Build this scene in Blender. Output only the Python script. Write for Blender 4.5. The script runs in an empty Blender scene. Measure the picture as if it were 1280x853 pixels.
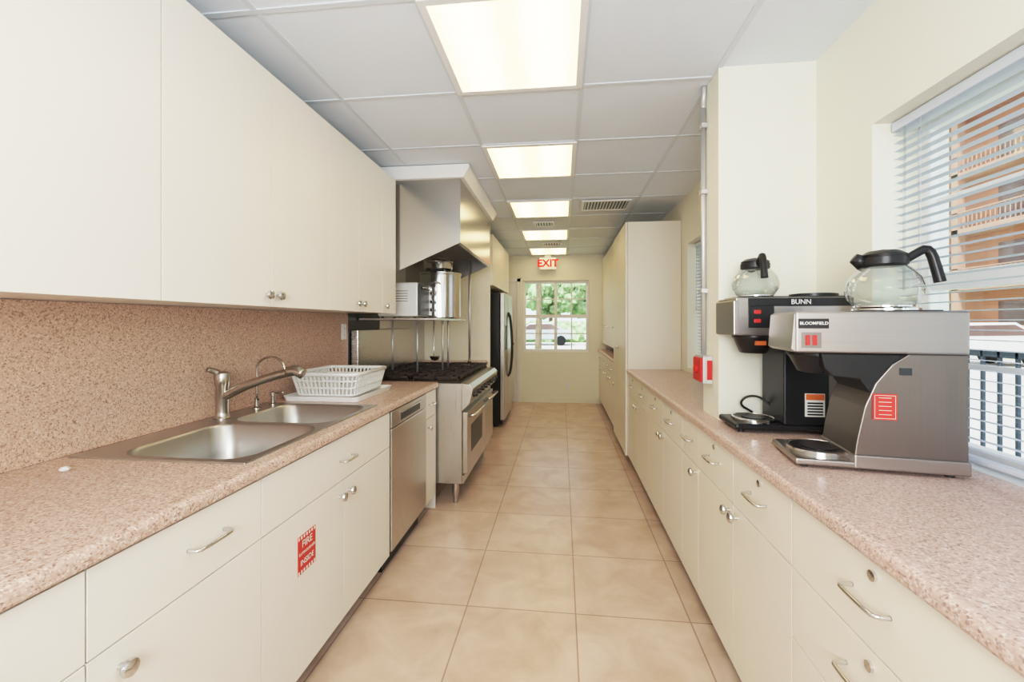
import bpy, bmesh, math, random
from mathutils import Vector, Matrix
random.seed(4)
S=bpy.context.scene
COL=S.collection
# ------------------------------------------------------------------ materials
def newmat(name):
    m=bpy.data.materials.new(name); m.use_nodes=True
    nt=m.node_tree; b=nt.nodes.get('Principled BSDF')
    return m,nt,b
def mat(name,col,rough=.5,metal=0,var=.04,scale=6,bump=0,bscale=200,spec=.5,coat=0):
    m,nt,b=newmat(name)
    tc=nt.nodes.new('ShaderNodeTexCoord')
    n=nt.nodes.new('ShaderNodeTexNoise'); n.inputs['Scale'].default_value=scale; n.inputs['Detail'].default_value=3
    nt.links.new(tc.outputs['Object'],n.inputs['Vector'])
    r=nt.nodes.new('ShaderNodeValToRGB')
    r.color_ramp.elements[0].position=.3; r.color_ramp.elements[1].position=.7
    r.color_ramp.elements[0].color=(*[c*(1-var) for c in col],1)
    r.color_ramp.elements[1].color=(*[min(1,c*(1+var)) for c in col],1)
    nt.links.new(n.outputs['Fac'],r.inputs['Fac']); nt.links.new(r.outputs['Color'],b.inputs['Base Color'])
    b.inputs['Roughness'].default_value=rough; b.inputs['Metallic'].default_value=metal
    b.inputs['Specular IOR Level'].default_value=spec
    b.inputs['Coat Weight'].default_value=coat
    if bump:
        n2=nt.nodes.new('ShaderNodeTexNoise'); n2.inputs['Scale'].default_value=bscale
        nt.links.new(tc.outputs['Object'],n2.inputs['Vector'])
        bp=nt.nodes.new('ShaderNodeBump'); bp.inputs['Strength'].default_value=bump; bp.inputs['Distance'].default_value=.002
        nt.links.new(n2.outputs['Fac'],bp.inputs['Height']); nt.links.new(bp.outputs['Normal'],b.inputs['Normal'])
    return m
def steel(name,col=(.56,.55,.53),rough=.28,axis=2):
    m,nt,b=newmat(name)
    tc=nt.nodes.new('ShaderNodeTexCoord'); mp=nt.nodes.new('ShaderNodeMapping')
    sc=[260,260,260]; sc[axis]=3
    mp.inputs['Scale'].default_value=sc
    n=nt.nodes.new('ShaderNodeTexNoise'); n.inputs['Scale'].default_value=1; n.inputs['Detail'].default_value=2
    nt.links.new(tc.outputs['Object'],mp.inputs['Vector']); nt.links.new(mp.outputs['Vector'],n.inputs['Vector'])
    mr=nt.nodes.new('ShaderNodeMapRange'); mr.inputs['To Min'].default_value=rough-.05; mr.inputs['To Max'].default_value=rough+.1
    nt.links.new(n.outputs['Fac'],mr.inputs['Value']); nt.links.new(mr.outputs['Result'],b.inputs['Roughness'])
    r=nt.nodes.new('ShaderNodeValToRGB')
    r.color_ramp.elements[0].color=(*[c*.93 for c in col],1); r.color_ramp.elements[1].color=(*[c*1.07 for c in col],1)
    nt.links.new(n.outputs['Fac'],r.inputs['Fac']); nt.links.new(r.outputs['Color'],b.inputs['Base Color'])
    b.inputs['Metallic'].default_value=1
    return m
def granite(name,base,dark,light,rough=.3):
    m,nt,b=newmat(name)
    tc=nt.nodes.new('ShaderNodeTexCoord')
    v=nt.nodes.new('ShaderNodeTexVoronoi'); v.inputs['Scale'].default_value=240
    nt.links.new(tc.outputs['Object'],v.inputs['Vector'])
    n=nt.nodes.new('ShaderNodeTexNoise'); n.inputs['Scale'].default_value=100; n.inputs['Detail'].default_value=5
    nt.links.new(tc.outputs['Object'],n.inputs['Vector'])
    sp=nt.nodes.new('ShaderNodeSeparateColor'); nt.links.new(v.outputs['Color'],sp.inputs['Color'])
    mx=nt.nodes.new('ShaderNodeMix'); mx.data_type='FLOAT'; mx.inputs[0].default_value=.45
    nt.links.new(sp.outputs[0],mx.inputs[2]); nt.links.new(n.outputs['Fac'],mx.inputs[3])
    r=nt.nodes.new('ShaderNodeValToRGB'); e=r.color_ramp.elements
    e[0].position=.18; e[0].color=(*dark,1); e[1].position=.85; e[1].color=(*light,1)
    a=e.new(.38); a.color=(*base,1); a2=e.new(.62); a2.color=(*[min(1,c*1.1) for c in base],1)
    nt.links.new(mx.outputs[0],r.inputs['Fac']); nt.links.new(r.outputs['Color'],b.inputs['Base Color'])
    b.inputs['Roughness'].default_value=rough
    return m
def tile_floor():
    m,nt,b=newmat('travertine_tile')
    tc=nt.nodes.new('ShaderNodeTexCoord'); mp=nt.nodes.new('ShaderNodeMapping')
    T=.515
    mp.inputs['Location'].default_value=(-.065+T*20, -2.05+T*20,0)
    nt.links.new(tc.outputs['Object'],mp.inputs['Vector'])
    br=nt.nodes.new('ShaderNodeTexBrick')
    br.offset=0; br.squash=1
    br.inputs['Scale'].default_value=1; br.inputs['Brick Width'].default_value=T; br.inputs['Row Height'].default_value=T
    br.inputs['Mortar Size'].default_value=.0035; br.inputs['Mortar Smooth'].default_value=.2
    br.inputs['Color1'].default_value=(.76,.595,.48,1); br.inputs['Color2'].default_value=(.83,.67,.555,1)
    br.inputs['Mortar'].default_value=(.48,.34,.26,1)
    nt.links.new(mp.outputs['Vector'],br.inputs['Vector'])
    n=nt.nodes.new('ShaderNodeTexNoise'); n.inputs['Scale'].default_value=4.5; n.inputs['Detail'].default_value=8; n.inputs['Roughness'].default_value=.6; n.inputs['Distortion'].default_value=.6
    nt.links.new(tc.outputs['Object'],n.inputs['Vector'])
    r=nt.nodes.new('ShaderNodeValToRGB'); r.color_ramp.elements[0].position=.3; r.color_ramp.elements[0].color=(.76,.70,.64,1)
    r.color_ramp.elements[1].position=.7; r.color_ramp.elements[1].color=(1.0,1.0,1.0,1)
    nt.links.new(n.outputs['Fac'],r.inputs['Fac'])
    mx=nt.nodes.new('ShaderNodeMix'); mx.data_type='RGBA'; mx.blend_type='MULTIPLY'; mx.inputs[0].default_value=1
    nt.links.new(br.outputs['Color'],mx.inputs[6]); nt.links.new(r.outputs['Color'],mx.inputs[7])
    nt.links.new(mx.outputs[2],b.inputs['Base Color'])
    b.inputs['Roughness'].default_value=.3
    bp=nt.nodes.new('ShaderNodeBump'); bp.inputs['Strength'].default_value=.3; bp.inputs['Distance'].default_value=.002; bp.invert=True
    nt.links.new(br.outputs['Fac'],bp.inputs['Height']); nt.links.new(bp.outputs['Normal'],b.inputs['Normal'])
    return m
def emis(name,col,st):
    m,nt,b=newmat(name)
    b.inputs['Base Color'].default_value=(*col,1)
    b.inputs['Emission Color'].default_value=(*col,1); b.inputs['Emission Strength'].default_value=st
    return m
def panel_mat():
    m,nt,b=newmat('light_diffuser')
    tc=nt.nodes.new('ShaderNodeTexCoord'); sx=nt.nodes.new('ShaderNodeSeparateXYZ')
    nt.links.new(tc.outputs['Object'],sx.inputs[0])
    a=nt.nodes.new('ShaderNodeMath'); a.operation='MULTIPLY_ADD'; a.inputs[1].default_value=2*math.pi/.29; a.inputs[2].default_value=.208*2*math.pi/.29+math.pi
    nt.links.new(sx.outputs[0],a.inputs[0])
    c=nt.nodes.new('ShaderNodeMath'); c.operation='COSINE'; nt.links.new(a.outputs[0],c.inputs[0])
    mr=nt.nodes.new('ShaderNodeMapRange'); mr.inputs['From Min'].default_value=-1; mr.inputs['From Max'].default_value=1
    nt.links.new(c.outputs[0],mr.inputs['Value'])
    r=nt.nodes.new('ShaderNodeValToRGB')
    r.color_ramp.elements[0].color=(.78,.54,.22,1); r.color_ramp.elements[1].color=(1.12,.88,.50,1)
    nt.links.new(mr.outputs[0],r.inputs['Fac'])
    nt.links.new(r.outputs['Color'],b.inputs['Emission Color'])
    b.inputs['Emission Strength'].default_value=PANEL
    b.inputs['Base Color'].default_value=(.9,.88,.8,1)
    return m
def glassmat(name,tint=(.95,.97,.97),fac=.12,rough=.02):
    m,nt,b=newmat(name); nt.nodes.remove(b)
    out=[n for n in nt.nodes if n.type=='OUTPUT_MATERIAL'][0]
    t=nt.nodes.new('ShaderNodeBsdfTransparent'); t.inputs[0].default_value=(*tint,1)
    g=nt.nodes.new('ShaderNodeBsdfGlossy'); g.inputs['Roughness'].default_value=rough
    lw=nt.nodes.new('ShaderNodeLayerWeight'); lw.inputs['Blend'].default_value=fac
    mx=nt.nodes.new('ShaderNodeMixShader')
    nt.links.new(lw.outputs['Facing'],mx.inputs[0]); nt.links.new(t.outputs[0],mx.inputs[1]); nt.links.new(g.outputs[0],mx.inputs[2])
    nt.links.new(mx.outputs[0],out.inputs['Surface'])
    return m
PANEL=3.1
M_cab=mat('cream_laminate',(.86,.82,.755),.38,var=.01,scale=3)
M_cabr=mat('cream_laminate_warm',(.86,.805,.705),.38,var=.01,scale=3)
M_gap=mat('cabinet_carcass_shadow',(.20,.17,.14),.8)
M_wall=mat('wall_paint_cream',(.885,.865,.745),.6,var=.012,scale=2,bump=.25,bscale=120)
M_white=mat('white_paint',(.88,.88,.88),.45,var=.01)
M_ceil=mat('ceiling_tile',(.80,.86,.94),.85,var=.02,scale=2,bump=.5,bscale=260)
M_grid=mat('ceiling_grid_white',(.70,.75,.81),.5,var=.01)
M_floor=tile_floor()
M_ct=granite('speckled_laminate_top',(.57,.41,.345),(.28,.17,.13),(.81,.71,.645),.26)
M_bs=granite('speckled_laminate_splash',(.60,.415,.32),(.28,.165,.115),(.79,.66,.57),.4)
M_ctr=granite('speckled_laminate_right',(.60,.435,.38),(.32,.20,.165),(.82,.72,.67),.28)
M_steel=steel('brushed_steel',(.60,.585,.56)); M_steelx=steel('brushed_steel_x',(.62,.60,.58),.25,0)
M_sink=steel('sink_steel',(.50,.49,.47),.3,1)
M_hood=steel('hood_steel',(.56,.54,.51),.2,1)
M_nick=mat('satin_nickel',(.50,.46,.41),.27,1,var=.03)
M_chrome=mat('chrome',(.68,.68,.68),.15,1,var=.02)
M_pipe=mat('galvanised_pipe',(.62,.63,.64),.45,.7,var=.03)
M_black=mat('black_plastic',(.012,.012,.014),.35,var=.1)
M_iron=mat('cast_iron',(.04,.026,.02),.6,var=.25,scale=30)
M_dark=mat('dark_panel',(.04,.045,.05),.35,var=.15)
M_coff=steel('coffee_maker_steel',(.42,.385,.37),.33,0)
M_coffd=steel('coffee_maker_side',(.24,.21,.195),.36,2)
M_red=mat('red_enamel',(.62,.03,.025),.4,var=.05)
M_orange=mat('orange_label',(.70,.16,.04),.5)
M_label=mat('label_white',(.85,.84,.80),.5)
M_plast=mat('white_plastic',(.86,.87,.87),.3,var=.01)
M_pinkst=mat('red_sticker',(.66,.05,.035),.5)
M_glass=glassmat('clear_glass',(.90,.93,.92),.35)
M_pane=glassmat('window_pane',(.97,.98,.98),.06)
M_blind=mat('blind_slat',(.64,.70,.80),.5,var=.01)
M_panel=panel_mat()
M_exit=emis('exit_letters',(.85,.005,.005),.22)
# ------------------------------------------------------------------ geometry helpers
def G(name,loc=(0,0,0)):
    e=bpy.data.objects.new(name,None); e.empty_display_size=.05; e.location=loc; COL.objects.link(e); return e
def link(name,me,m,parent=None,smooth=False):
    o=bpy.data.objects.new(name,me); COL.objects.link(o)
    if m: me.materials.append(m)
    if parent:
        o.parent=parent; o.matrix_parent_inverse=Matrix.Translation(parent.location).inverted() if not parent.rotation_euler.z else Matrix.Identity(4)
    if smooth:
        for p in me.polygons: p.use_smooth=True
    return o
def bev(o,w,seg=2):
    if w:
        b=o.modifiers.new('bevel','BEVEL'); b.width=w; b.segments=seg; b.limit_method='ANGLE'; b.angle_limit=math.radians(40)
    return o
def box(name,p,x0,x1,y0,y1,z0,z1,m,bw=0,seg=2):
    x0,x1=sorted((x0,x1)); y0,y1=sorted((y0,y1)); z0,z1=sorted((z0,z1))
    me=bpy.data.meshes.new(name)
    v=[(x,y,z) for x in (x0,x1) for y in (y0,y1) for z in (z0,z1)]
    f=[(0,1,3,2),(4,6,7,5),(0,4,5,1),(2,3,7,6),(0,2,6,4),(1,5,7,3)]
    me.from_pydata(v,[],f); me.update()
    return bev(link(name,me,m,p),bw,seg)
def boxes(name,p,L,m,bw=0):
    v=[];f=[]
    for (x0,x1,y0,y1,z0,z1) in L:
        x0,x1=sorted((x0,x1)); y0,y1=sorted((y0,y1)); z0,z1=sorted((z0,z1))
        k=len(v)
        v+=[(x,y,z) for x in (x0,x1) for y in (y0,y1) for z in (z0,z1)]
        f+=[tuple(i+k for i in q) for q in [(0,1,3,2),(4,6,7,5),(0,4,5,1),(2,3,7,6),(0,2,6,4),(1,5,7,3)]]
    me=bpy.data.meshes.new(name); me.from_pydata(v,[],f); me.update()
    return bev(link(name,me,m,p),bw)
def prism(name,p,prof,y0,y1,m,axis='y',bw=0):
    n=len(prof)
    if axis=='y': v=[(a,y0,b) for a,b in prof]+[(a,y1,b) for a,b in prof]
    elif axis=='x': v=[(y0,a,b) for a,b in prof]+[(y1,a,b) for a,b in prof]
    else: v=[(a,b,y0) for a,b in prof]+[(a,b,y1) for a,b in prof]
    f=[tuple(range(n)),tuple(range(2*n-1,n-1,-1))]+[(i,i+n,(i+1)%n+n,(i+1)%n) for i in range(n)]
    me=bpy.data.meshes.new(name); me.from_pydata(v,[],f)
    bm=bmesh.new(); bm.from_mesh(me); bmesh.ops.recalc_face_normals(bm,faces=bm.faces); bm.to_mesh(me); bm.free()
    return bev(link(name,me,m,p),bw)
def lathe(name,p,prof,c,m,seg=32,axis='z',cap=True):
    v=[];f=[]
    n=len(prof)
    for i in range(seg):
        a=2*math.pi*i/seg
        for r,h in prof:
            x,y,z=r*math.cos(a),r*math.sin(a),h
            if axis=='x': x,y,z=z,x,y
            elif axis=='-x': x,y,z=-z,x,y
            elif axis=='y': x,y,z=x,z,y
            v.append((c[0]+x,c[1]+y,c[2]+z))
    for i in range(seg):
        j=(i+1)%seg
        for k in range(n-1):
            f.append((i*n+k,j*n+k,j*n+k+1,i*n+k+1))
    if cap:
        f.append(tuple(i*n for i in range(seg))); f.append(tuple(i*n+n-1 for i in range(seg)))
    me=bpy.data.meshes.new(name); me.from_pydata(v,[],f)
    bm=bmesh.new(); bm.from_mesh(me); bmesh.ops.remove_doubles(bm,verts=bm.verts,dist=1e-6); bmesh.ops.recalc_face_normals(bm,faces=bm.faces); bm.to_mesh(me); bm.free()
    o=link(name,me,m,p,True)
    md=o.modifiers.new('es','EDGE_SPLIT'); md.split_angle=math.radians(38)
    return o
def cyl(name,p,c,r,h,m,axis='z',seg=24): return lathe(name,p,[(r,0),(r,h)],c,m,seg,axis)
def tube(name,p,pts,r,m,seg=10,smooth=0,rad=None):
    P=[Vector(q) for q in pts]
    for _ in range(smooth):
        Q=[P[0]]
        for a,b in zip(P[:-1],P[1:]): Q+= [a*.75+b*.25,a*.25+b*.75]
        Q.append(P[-1]); P=Q
    n=len(P); v=[];f=[]
    t0=(P[1]-P[0]).normalized(); up=Vector((0,0,1)) if abs(t0.z)<.9 else Vector((1,0,0))
    nrm=(up-t0*up.dot(t0)).normalized()
    for i,q in enumerate(P):
        t=(P[min(i+1,n-1)]-P[max(i-1,0)]).normalized()
        nrm=(nrm-t*nrm.dot(t)).normalized(); b=t.cross(nrm)
        rr=r if rad is None else rad[0]+(rad[1]-rad[0])*i/(n-1)
        for k in range(seg):
            a=2*math.pi*k/seg; v.append(q+rr*(nrm*math.cos(a)+b*math.sin(a)))
    for i in range(n-1):
        for k in range(seg):
            f.append((i*seg+k,i*seg+(k+1)%seg,(i+1)*seg+(k+1)%seg,(i+1)*seg+k))
    f.append(tuple(range(seg))[::-1]); f.append(tuple((n-1)*seg+k for k in range(seg)))
    me=bpy.data.meshes.new(name); me.from_pydata([tuple(q) for q in v],[],f); me.update()
    return link(name,me,m,p,True)
def text(name,p,s,size,loc,rot,m,ext=.0005,off=.012):
    cu=bpy.data.curves.new(name,'FONT'); cu.body=s; cu.size=size; cu.extrude=ext; cu.align_x='CENTER'; cu.align_y='CENTER'
    cu.offset=size*off
    o=bpy.data.objects.new(name,cu); COL.objects.link(o); cu.materials.append(m)
    o.location=loc; o.rotation_euler=rot
    if p:
        o.parent=p; o.matrix_parent_inverse=Matrix.Translation(p.location).inverted() if not p.rotation_euler.z else Matrix.Identity(4)
    return o
def rrect(x0,x1,y0,y1,r,z,n=6):
    pts=[]
    for cx,cy,a0 in ((x1-r,y1-r,0),(x0+r,y1-r,90),(x0+r,y0+r,180),(x1-r,y0+r,270)):
        for i in range(n+1):
            a=math.radians(a0+90*i/n); pts.append((cx+r*math.cos(a),cy+r*math.sin(a),z))
    return pts
def loft(name,p,loops,m,cap0=False,cap1=True,smooth=True):
    n=len(loops[0]); v=[q for L in loops for q in L]; f=[]
    for i in range(len(loops)-1):
        for k in range(n): f.append((i*n+k,i*n+(k+1)%n,(i+1)*n+(k+1)%n,(i+1)*n+k))
    if cap0: f.append(tuple(range(n)))
    if cap1: f.append(tuple((len(loops)-1)*n+k for k in range(n)))
    me=bpy.data.meshes.new(name); me.from_pydata(v,[],f)
    bm=bmesh.new(); bm.from_mesh(me); bmesh.ops.recalc_face_normals(bm,faces=bm.faces); bm.to_mesh(me); bm.free()
    o=link(name,me,m,p,smooth)
    md=o.modifiers.new('es','EDGE_SPLIT'); md.split_angle=math.radians(40)
    return o
# ------------------------------------------------------------------ dimensions
C=1.355; ZC=2.505; XL=-1.62; XR=1.11; YB=7.45; YF=-1.6; CT=.92
# ------------------------------------------------------------------ room shell
box('floor',None,XL-.2,XR+.25,YF-.1,YB+.2,-.08,0,M_floor)
box('ceiling',None,XL-.2,XR+.25,YF-.1,YB+.2,ZC,ZC+.08,M_ceil)
box('wall_left',None,XL-.15,XL,YF,YB+.15,0,ZC,M_wall)
box('wall_front',None,XL-.15,XR+.25,YF-.12,YF,0,ZC,M_wall)
WT=.25
W1=(.15,1.705,CT,2.07); W2=(2.75,4.02,.96,2.06)
boxes('wall_right',None,[(XR,XR+WT,YF,W1[0],0,ZC),(XR,XR+WT,W1[0],W1[1],0,W1[2]-.04),(XR,XR+WT,W1[0],W1[1],W1[3],ZC),
  (XR,XR+WT,W1[1],W2[0],0,ZC),(XR,XR+WT,W2[0],W2[1],0,W2[2]),(XR,XR+WT,W2[0],W2[1],W2[3],ZC),(XR,XR+WT,W2[1],YB+.15,0,ZC)],M_wall)
BW=(-.66,.46,.86,2.08)
boxes('wall_back',None,[(XL,BW[0],YB,YB+.15,0,ZC),(BW[1],XR,YB,YB+.15,0,ZC),(BW[0],BW[1],YB,YB+.15,0,BW[2]),(BW[0],BW[1],YB,YB+.15,BW[3],ZC)],M_wall)
box('wall_pillar',None,.70,XR,2.05,2.26,CT,ZC,M_wall)
box('baseboard_back',None,-.70,.62,YB-.012,YB,0,.09,M_wall,.003)
# ceiling grid
gx=[-1.12,-.512,.096,.705]; pitch=.643; gy=[1.49+pitch*k for k in range(-4,10)]
L=[(x-.012,x+.012,YF,YB,ZC-.004,ZC+.001) for x in gx]+[(XL,XR,y-.012,y+.012,ZC-.0045,ZC+.001) for y in gy if y<YB]
boxes('trim_ceiling_grid',None,L,M_grid)
def ringframe(g,x0,x1,y0,y1,w,z0,z1,m):
    boxes('frame',g,[(x0,x1,y0,y0+w,z0,z1),(x0,x1,y1-w,y1,z0,z1),(x0,x0+w,y0+w,y1-w,z0,z1),(x1-w,x1,y0+w,y1-w,z0,z1)],m)
for k in (-2,0,2,4,6,8):
    y=1.49+pitch*k
    if y<YF: continue
    g=G('ceiling_light',(-.208,y+pitch/2,ZC-.01))
    x0,x1,y0,y1=-.512,.096,y,y+pitch
    ringframe(g,x0,x1,y0,y1,.028,ZC-.014,ZC-.005,M_white)
    box('diffuser',g,x0+.029,x1-.029,y0+.029,y1-.029,ZC-.009,ZC-.005,M_panel)
def vent(x0,x1,y0,y1,n,along='x'):
    g=G('ceiling_vent',((x0+x1)/2,(y0+y1)/2,ZC-.01))
    ringframe(g,x0,x1,y0,y1,.025,ZC-.016,ZC-.0046,M_white)
    box('duct_opening',g,x0+.026,x1-.026,y0+.026,y1-.026,ZC-.0062,ZC-.0046,M_dark)
    w=(x1-x0-.05)/n
    boxes('louvers',g,[(x0+.025+w*(i+.3),x0+.025+w*(i+.62),y0+.026,y1-.026,ZC-.014,ZC-.007) for i in range(n)],M_white)
vent(.19,.65,4.12,4.48,14)
vent(-.32,-.08,4.92,5.16,6)
vent(-.28,-.0,6.2,6.46,6)
# exit sign
g=G('exit_sign',(-.23,7.3,2.35))
box('housing',g,-.37,-.09,7.30,7.33,2.25,2.45,M_white,.006)
box('canopy',g,-.28,-.18,7.29,7.34,2.45,ZC-.005,M_white)
text('letters',g,'EXIT',.17,(-.23,7.297,2.35),(math.pi/2,0,0),M_exit,off=.03)
# ------------------------------------------------------------------ knobs / pulls
def knob(g,x,y,z,s):
    lathe('knob',g,[(.007,0),(.006,.012),(.016,.018),(.019,.024),(.017,.030),(.008,.034)],(x,y,z),M_chrome,20,'x' if s>0 else '-x')
def pull(g,x,y,z,s,l=.1):
    h=l/2; d=.032*s
    tube('pull_handle',g,[(x,y-h,z),(x+d*.8,y-h,z),(x+d,y-h*.8,z),(x+d,y+h*.8,z),(x+d*.8,y+h,z),(x,y+h,z)],.0048,M_chrome,8,1)
def lock(g,x,y,z,s):
    lathe('cam_lock',g,[(.011,0),(.011,.006),(.004,.007)],(x,y,z),M_chrome,16,'x' if s>0 else '-x')
def front(g,name,x,s,y0,y1,z0,z1,m):
    box(name,g,x-.018*s,x,y0+.0018,y1-.0018,z0+.0018,z1-.0018,m,.001)
# ------------------------------------------------------------------ LEFT base cabinets
FX=-.92
def carcass(g,s,x,xw,y0,y1,z1=.88):
    box('carcass',g,xw,x-.0185*s,y0,y1,.1,z1,M_gap)
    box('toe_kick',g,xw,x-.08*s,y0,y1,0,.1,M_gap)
g=G('base_cabinet',(-1.25,.2,.45)); carcass(g,1,FX,XL+.002,-.6,.75)
for a,b in ((-.6,.0),(0,.24),(.24,.75)):
    front(g,'drawer_front',FX,1,a,b,.69,.875,M_cab); front(g,'door',FX,1,a,b,.1,.69,M_cab)
pull(g,FX,.5,.79,1,.12)
g=G('base_cabinet',(-1.25,1.0,.45)); carcass(g,1,FX,XL+.002,.751,1.249)
front(g,'drawer_front',FX,1,.75,1.25,.69,.875,M_cab); front(g,'door',FX,1,.75,1.25,.1,.69,M_cab)
pull(g,FX,1.04,.79,1,.115); knob(g,FX,.815,.635,1)
g=G('sink_base_cabinet',(-1.25,1.75,.45))
boxes('carcass',g,[(XL+.002,FX-.0185,1.251,1.27,.1,.88),(XL+.002,FX-.0185,2.235,2.257,.1,.88),(XL+.002,FX-.0185,1.27,2.235,.1,.12),(FX-.03,FX-.0185,1.27,2.235,.12,.88)],M_gap)
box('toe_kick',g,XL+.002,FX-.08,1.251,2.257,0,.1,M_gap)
front(g,'false_front',FX,1,1.25,2.258,.69,.875,M_cab)
front(g,'door',FX,1,1.25,1.76,.1,.69,M_cab); front(g,'door',FX,1,1.76,2.258,.1,.69,M_cab)
knob(g,FX,1.725,.63,1); knob(g,FX,1.80,.63,1); pull(g,FX,1.78,.775,1,.1)
# fire extinguisher label
g2=G('fire_extinguisher_label',(FX+.001,1.49,.53))
ly,lz=1.49,.53
box('sticker',g2,FX,FX+.0012,ly-.055,ly+.055,lz-.068,lz+.068,M_pinkst)
boxes('border_stripes',g2,[(FX+.001,FX+.0018,ly-.053+i*.016,ly-.045+i*.016,z,z+.011) for i in range(7) for z in (lz-.066,lz+.055)],M_label)
RT=(math.pi/2,0,math.pi/2)
text('caption_top',g2,'FIRE',.036,(FX+.0022,ly,lz+.034),RT,M_label,.0002,.004)
text('caption_mid',g2,'EXTINGUISHER',.0145,(FX+.0022,ly,lz+.003),RT,M_label,.0002,.004)
text('caption_low',g2,'INSIDE',.028,(FX+.0022,ly,lz-.030),RT,M_label,.0002,.004)
# dishwasher
g=G('dishwasher',(-1.25,2.57,.45))
box('tub',g,XL+.05,FX-.02,2.265,2.875,.1,.875,M_dark)
box('door_panel',g,FX-.02,FX+.008,2.268,2.872,.115,.78,M_steel,.004)
box('control_strip',g,FX-.02,FX+.008,2.268,2.872,.785,.875,M_steel,.004)
box('pocket_handle',g,FX+.006,FX+.0095,2.40,2.74,.80,.845,M_dark,.002)
boxes('handle_lip',g,[(FX+.006,FX+.02,2.39,2.75,.845,.853)],M_chrome,.002)
box('toe_plate',g,XL+.1,FX-.05,2.27,2.87,0,.1,M_black)
g=G('base_cabinet',(-1.25,3.0,.45)); carcass(g,1,FX,XL+.002,2.881,3.105)
front(g,'drawer_front',FX,1,2.88,3.11,.69,.875,M_cab); front(g,'door',FX,1,2.88,3.11,.1,.69,M_cab)
box('end_panel',g,XL+.002,FX,3.106,3.122,.0,.88,M_cab)
knob(g,FX,2.93,.63,1)
pull(g,FX,2.99,.785,1,.08)
# left countertop w/ sink cut-out
SX0,SX1,SY0,SY1=-1.585,-.965,1.235,2.205
g=G('countertop_left',(-1.26,1.2,.9))
EX=-.905; z0=.881
def rolled(name,g,xa,xe,y0,y1,m,s):
    r=.016
    pr=[(xa,z0),(xa,CT)]
    for i in range(5):
        a=math.radians(90-22.5*i); pr.append((xe-s*r+s*r*math.cos(a),CT-r+r*math.sin(a)))
    for i in range(3):
        a=math.radians(-45*i); pr.append((xe-s*.008+s*.008*math.cos(a),z0+.008+.008*math.sin(a)))
    return prism(name,g,pr,y0,y1,m)
rolled('front_strip',g,SX1-.015,EX,SY0+.015,SY1-.015,M_ct,1)
rolled('near_slab',g,XL+.002,EX,-.6,SY0+.015,M_ct,1)
rolled('far_slab',g,XL+.002,EX,SY1-.015,3.14,M_ct,1)
box('back_strip',g,XL+.002,SX0+.015,SY0+.015,SY1-.015,z0,CT,M_ct)
box('trim_backsplash_left',None,XL+.001,XL+.013,-.6,3.14,CT+.0005,1.425,M_bs,.001)
# sink
g=G('double_bowl_sink',(-1.27,1.72,.9))
ym=1.745
def bowl(name,ox0,ox1,oy0,oy1,ix0,ix1,iy0,iy1,depth):
    Ls=[rrect(ox0,ox1,oy0,oy1,.004,CT+.0005),rrect(ox0+.002,ox1-.002,oy0+.002,oy1-.002,.004,CT+.005),
        rrect(ix0-.008,ix1+.008,iy0-.008,iy1+.008,.09,CT+.005),rrect(ix0,ix1,iy0,iy1,.085,CT-.004),
        rrect(ix0+.008,ix1-.008,iy0+.008,iy1-.008,.085,CT-depth*.7),rrect(ix0+.02,ix1-.02,iy0+.02,iy1-.02,.085,CT-depth*.92),
        rrect(ix0+.055,ix1-.055,iy0+.055,iy1-.055,.07,CT-depth)]
    loft(name,g,Ls,M_sink)
    cx,cy=(ix0+ix1)/2,(iy0+iy1)/2
    lathe('drain',g,[(.045,0),(.045,.003),(.034,.003),(.03,.001),(.012,.001),(.012,.004),(.004,.004)],(cx,cy,CT-depth),M_chrome)
bowl('bowl_large',SX0,SX1,SY0,ym,-1.45,-1.0,1.27,1.722,.165)
bowl('bowl_small',SX0,SX1,ym,SY1,-1.45,-1.0,1.768,2.17,.165)
# faucet
g=G('kitchen_faucet',(-1.51,1.80,1.0)); fx,fy=-1.515,1.80; zb=CT+.0055
lathe('base',g,[(.034,0),(.034,.006),(.029,.012),(.0275,.03),(.0275,.145),(.031,.15),(.033,.19),(.029,.205),(.014,.212)],(fx,fy,zb),M_nick)
tube('spout',g,[(fx+.01,fy,zb+.10),(fx+.10,fy,zb+.145),(fx+.2,fy,zb+.18),(fx+.29,fy,zb+.205),(fx+.345,fy,zb+.215)],.017,M_nick,14,2,rad=(.021,.0175))
tube('spray_head',g,[(fx+.315,fy,zb+.214),(fx+.355,fy,zb+.222),(fx+.385,fy,zb+.205)],.023,M_nick,14,1)
tube('lever',g,[(fx,fy,zb+.19),(fx-.02,fy-.02,zb+.215),(fx-.03,fy-.05,zb+.225)],.008,M_nick,10,2,rad=(.016,.011))
g=G('filtered_water_tap',(-1.52,2.03,1.0)); fx,fy=-1.52,2.03
lathe('base',g,[(.02,0),(.02,.006),(.011,.012),(.011,.05),(.007,.055)],(fx,fy,zb),M_nick)
pts=[(fx,fy,zb+.05),(fx,fy,zb+.17)]
for i in range(0,9):
    a=math.radians(180-i*22.5); pts.append((fx+.075+.075*math.cos(a),fy,zb+.20+.06*math.sin(a)))
pts.append((fx+.152,fy,zb+.17))
tube('gooseneck',g,pts,.006,M_nick,10,1)
tube('lever',g,[(fx,fy,zb+.045),(fx+.03,fy-.03,zb+.052)],.004,M_black,8)
g=G('soap_dispenser',(-1.51,2.12,1.0)); fx,fy=-1.51,2.14
lathe('base',g,[(.02,0),(.02,.006),(.012,.012),(.012,.045),(.016,.048),(.016,.065),(.006,.07)],(fx,fy,zb),M_nick)
tube('nozzle',g,[(fx,fy,zb+.06),(fx+.05,fy,zb+.068),(fx+.06,fy,zb+.06)],.006,M_nick,8)
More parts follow.
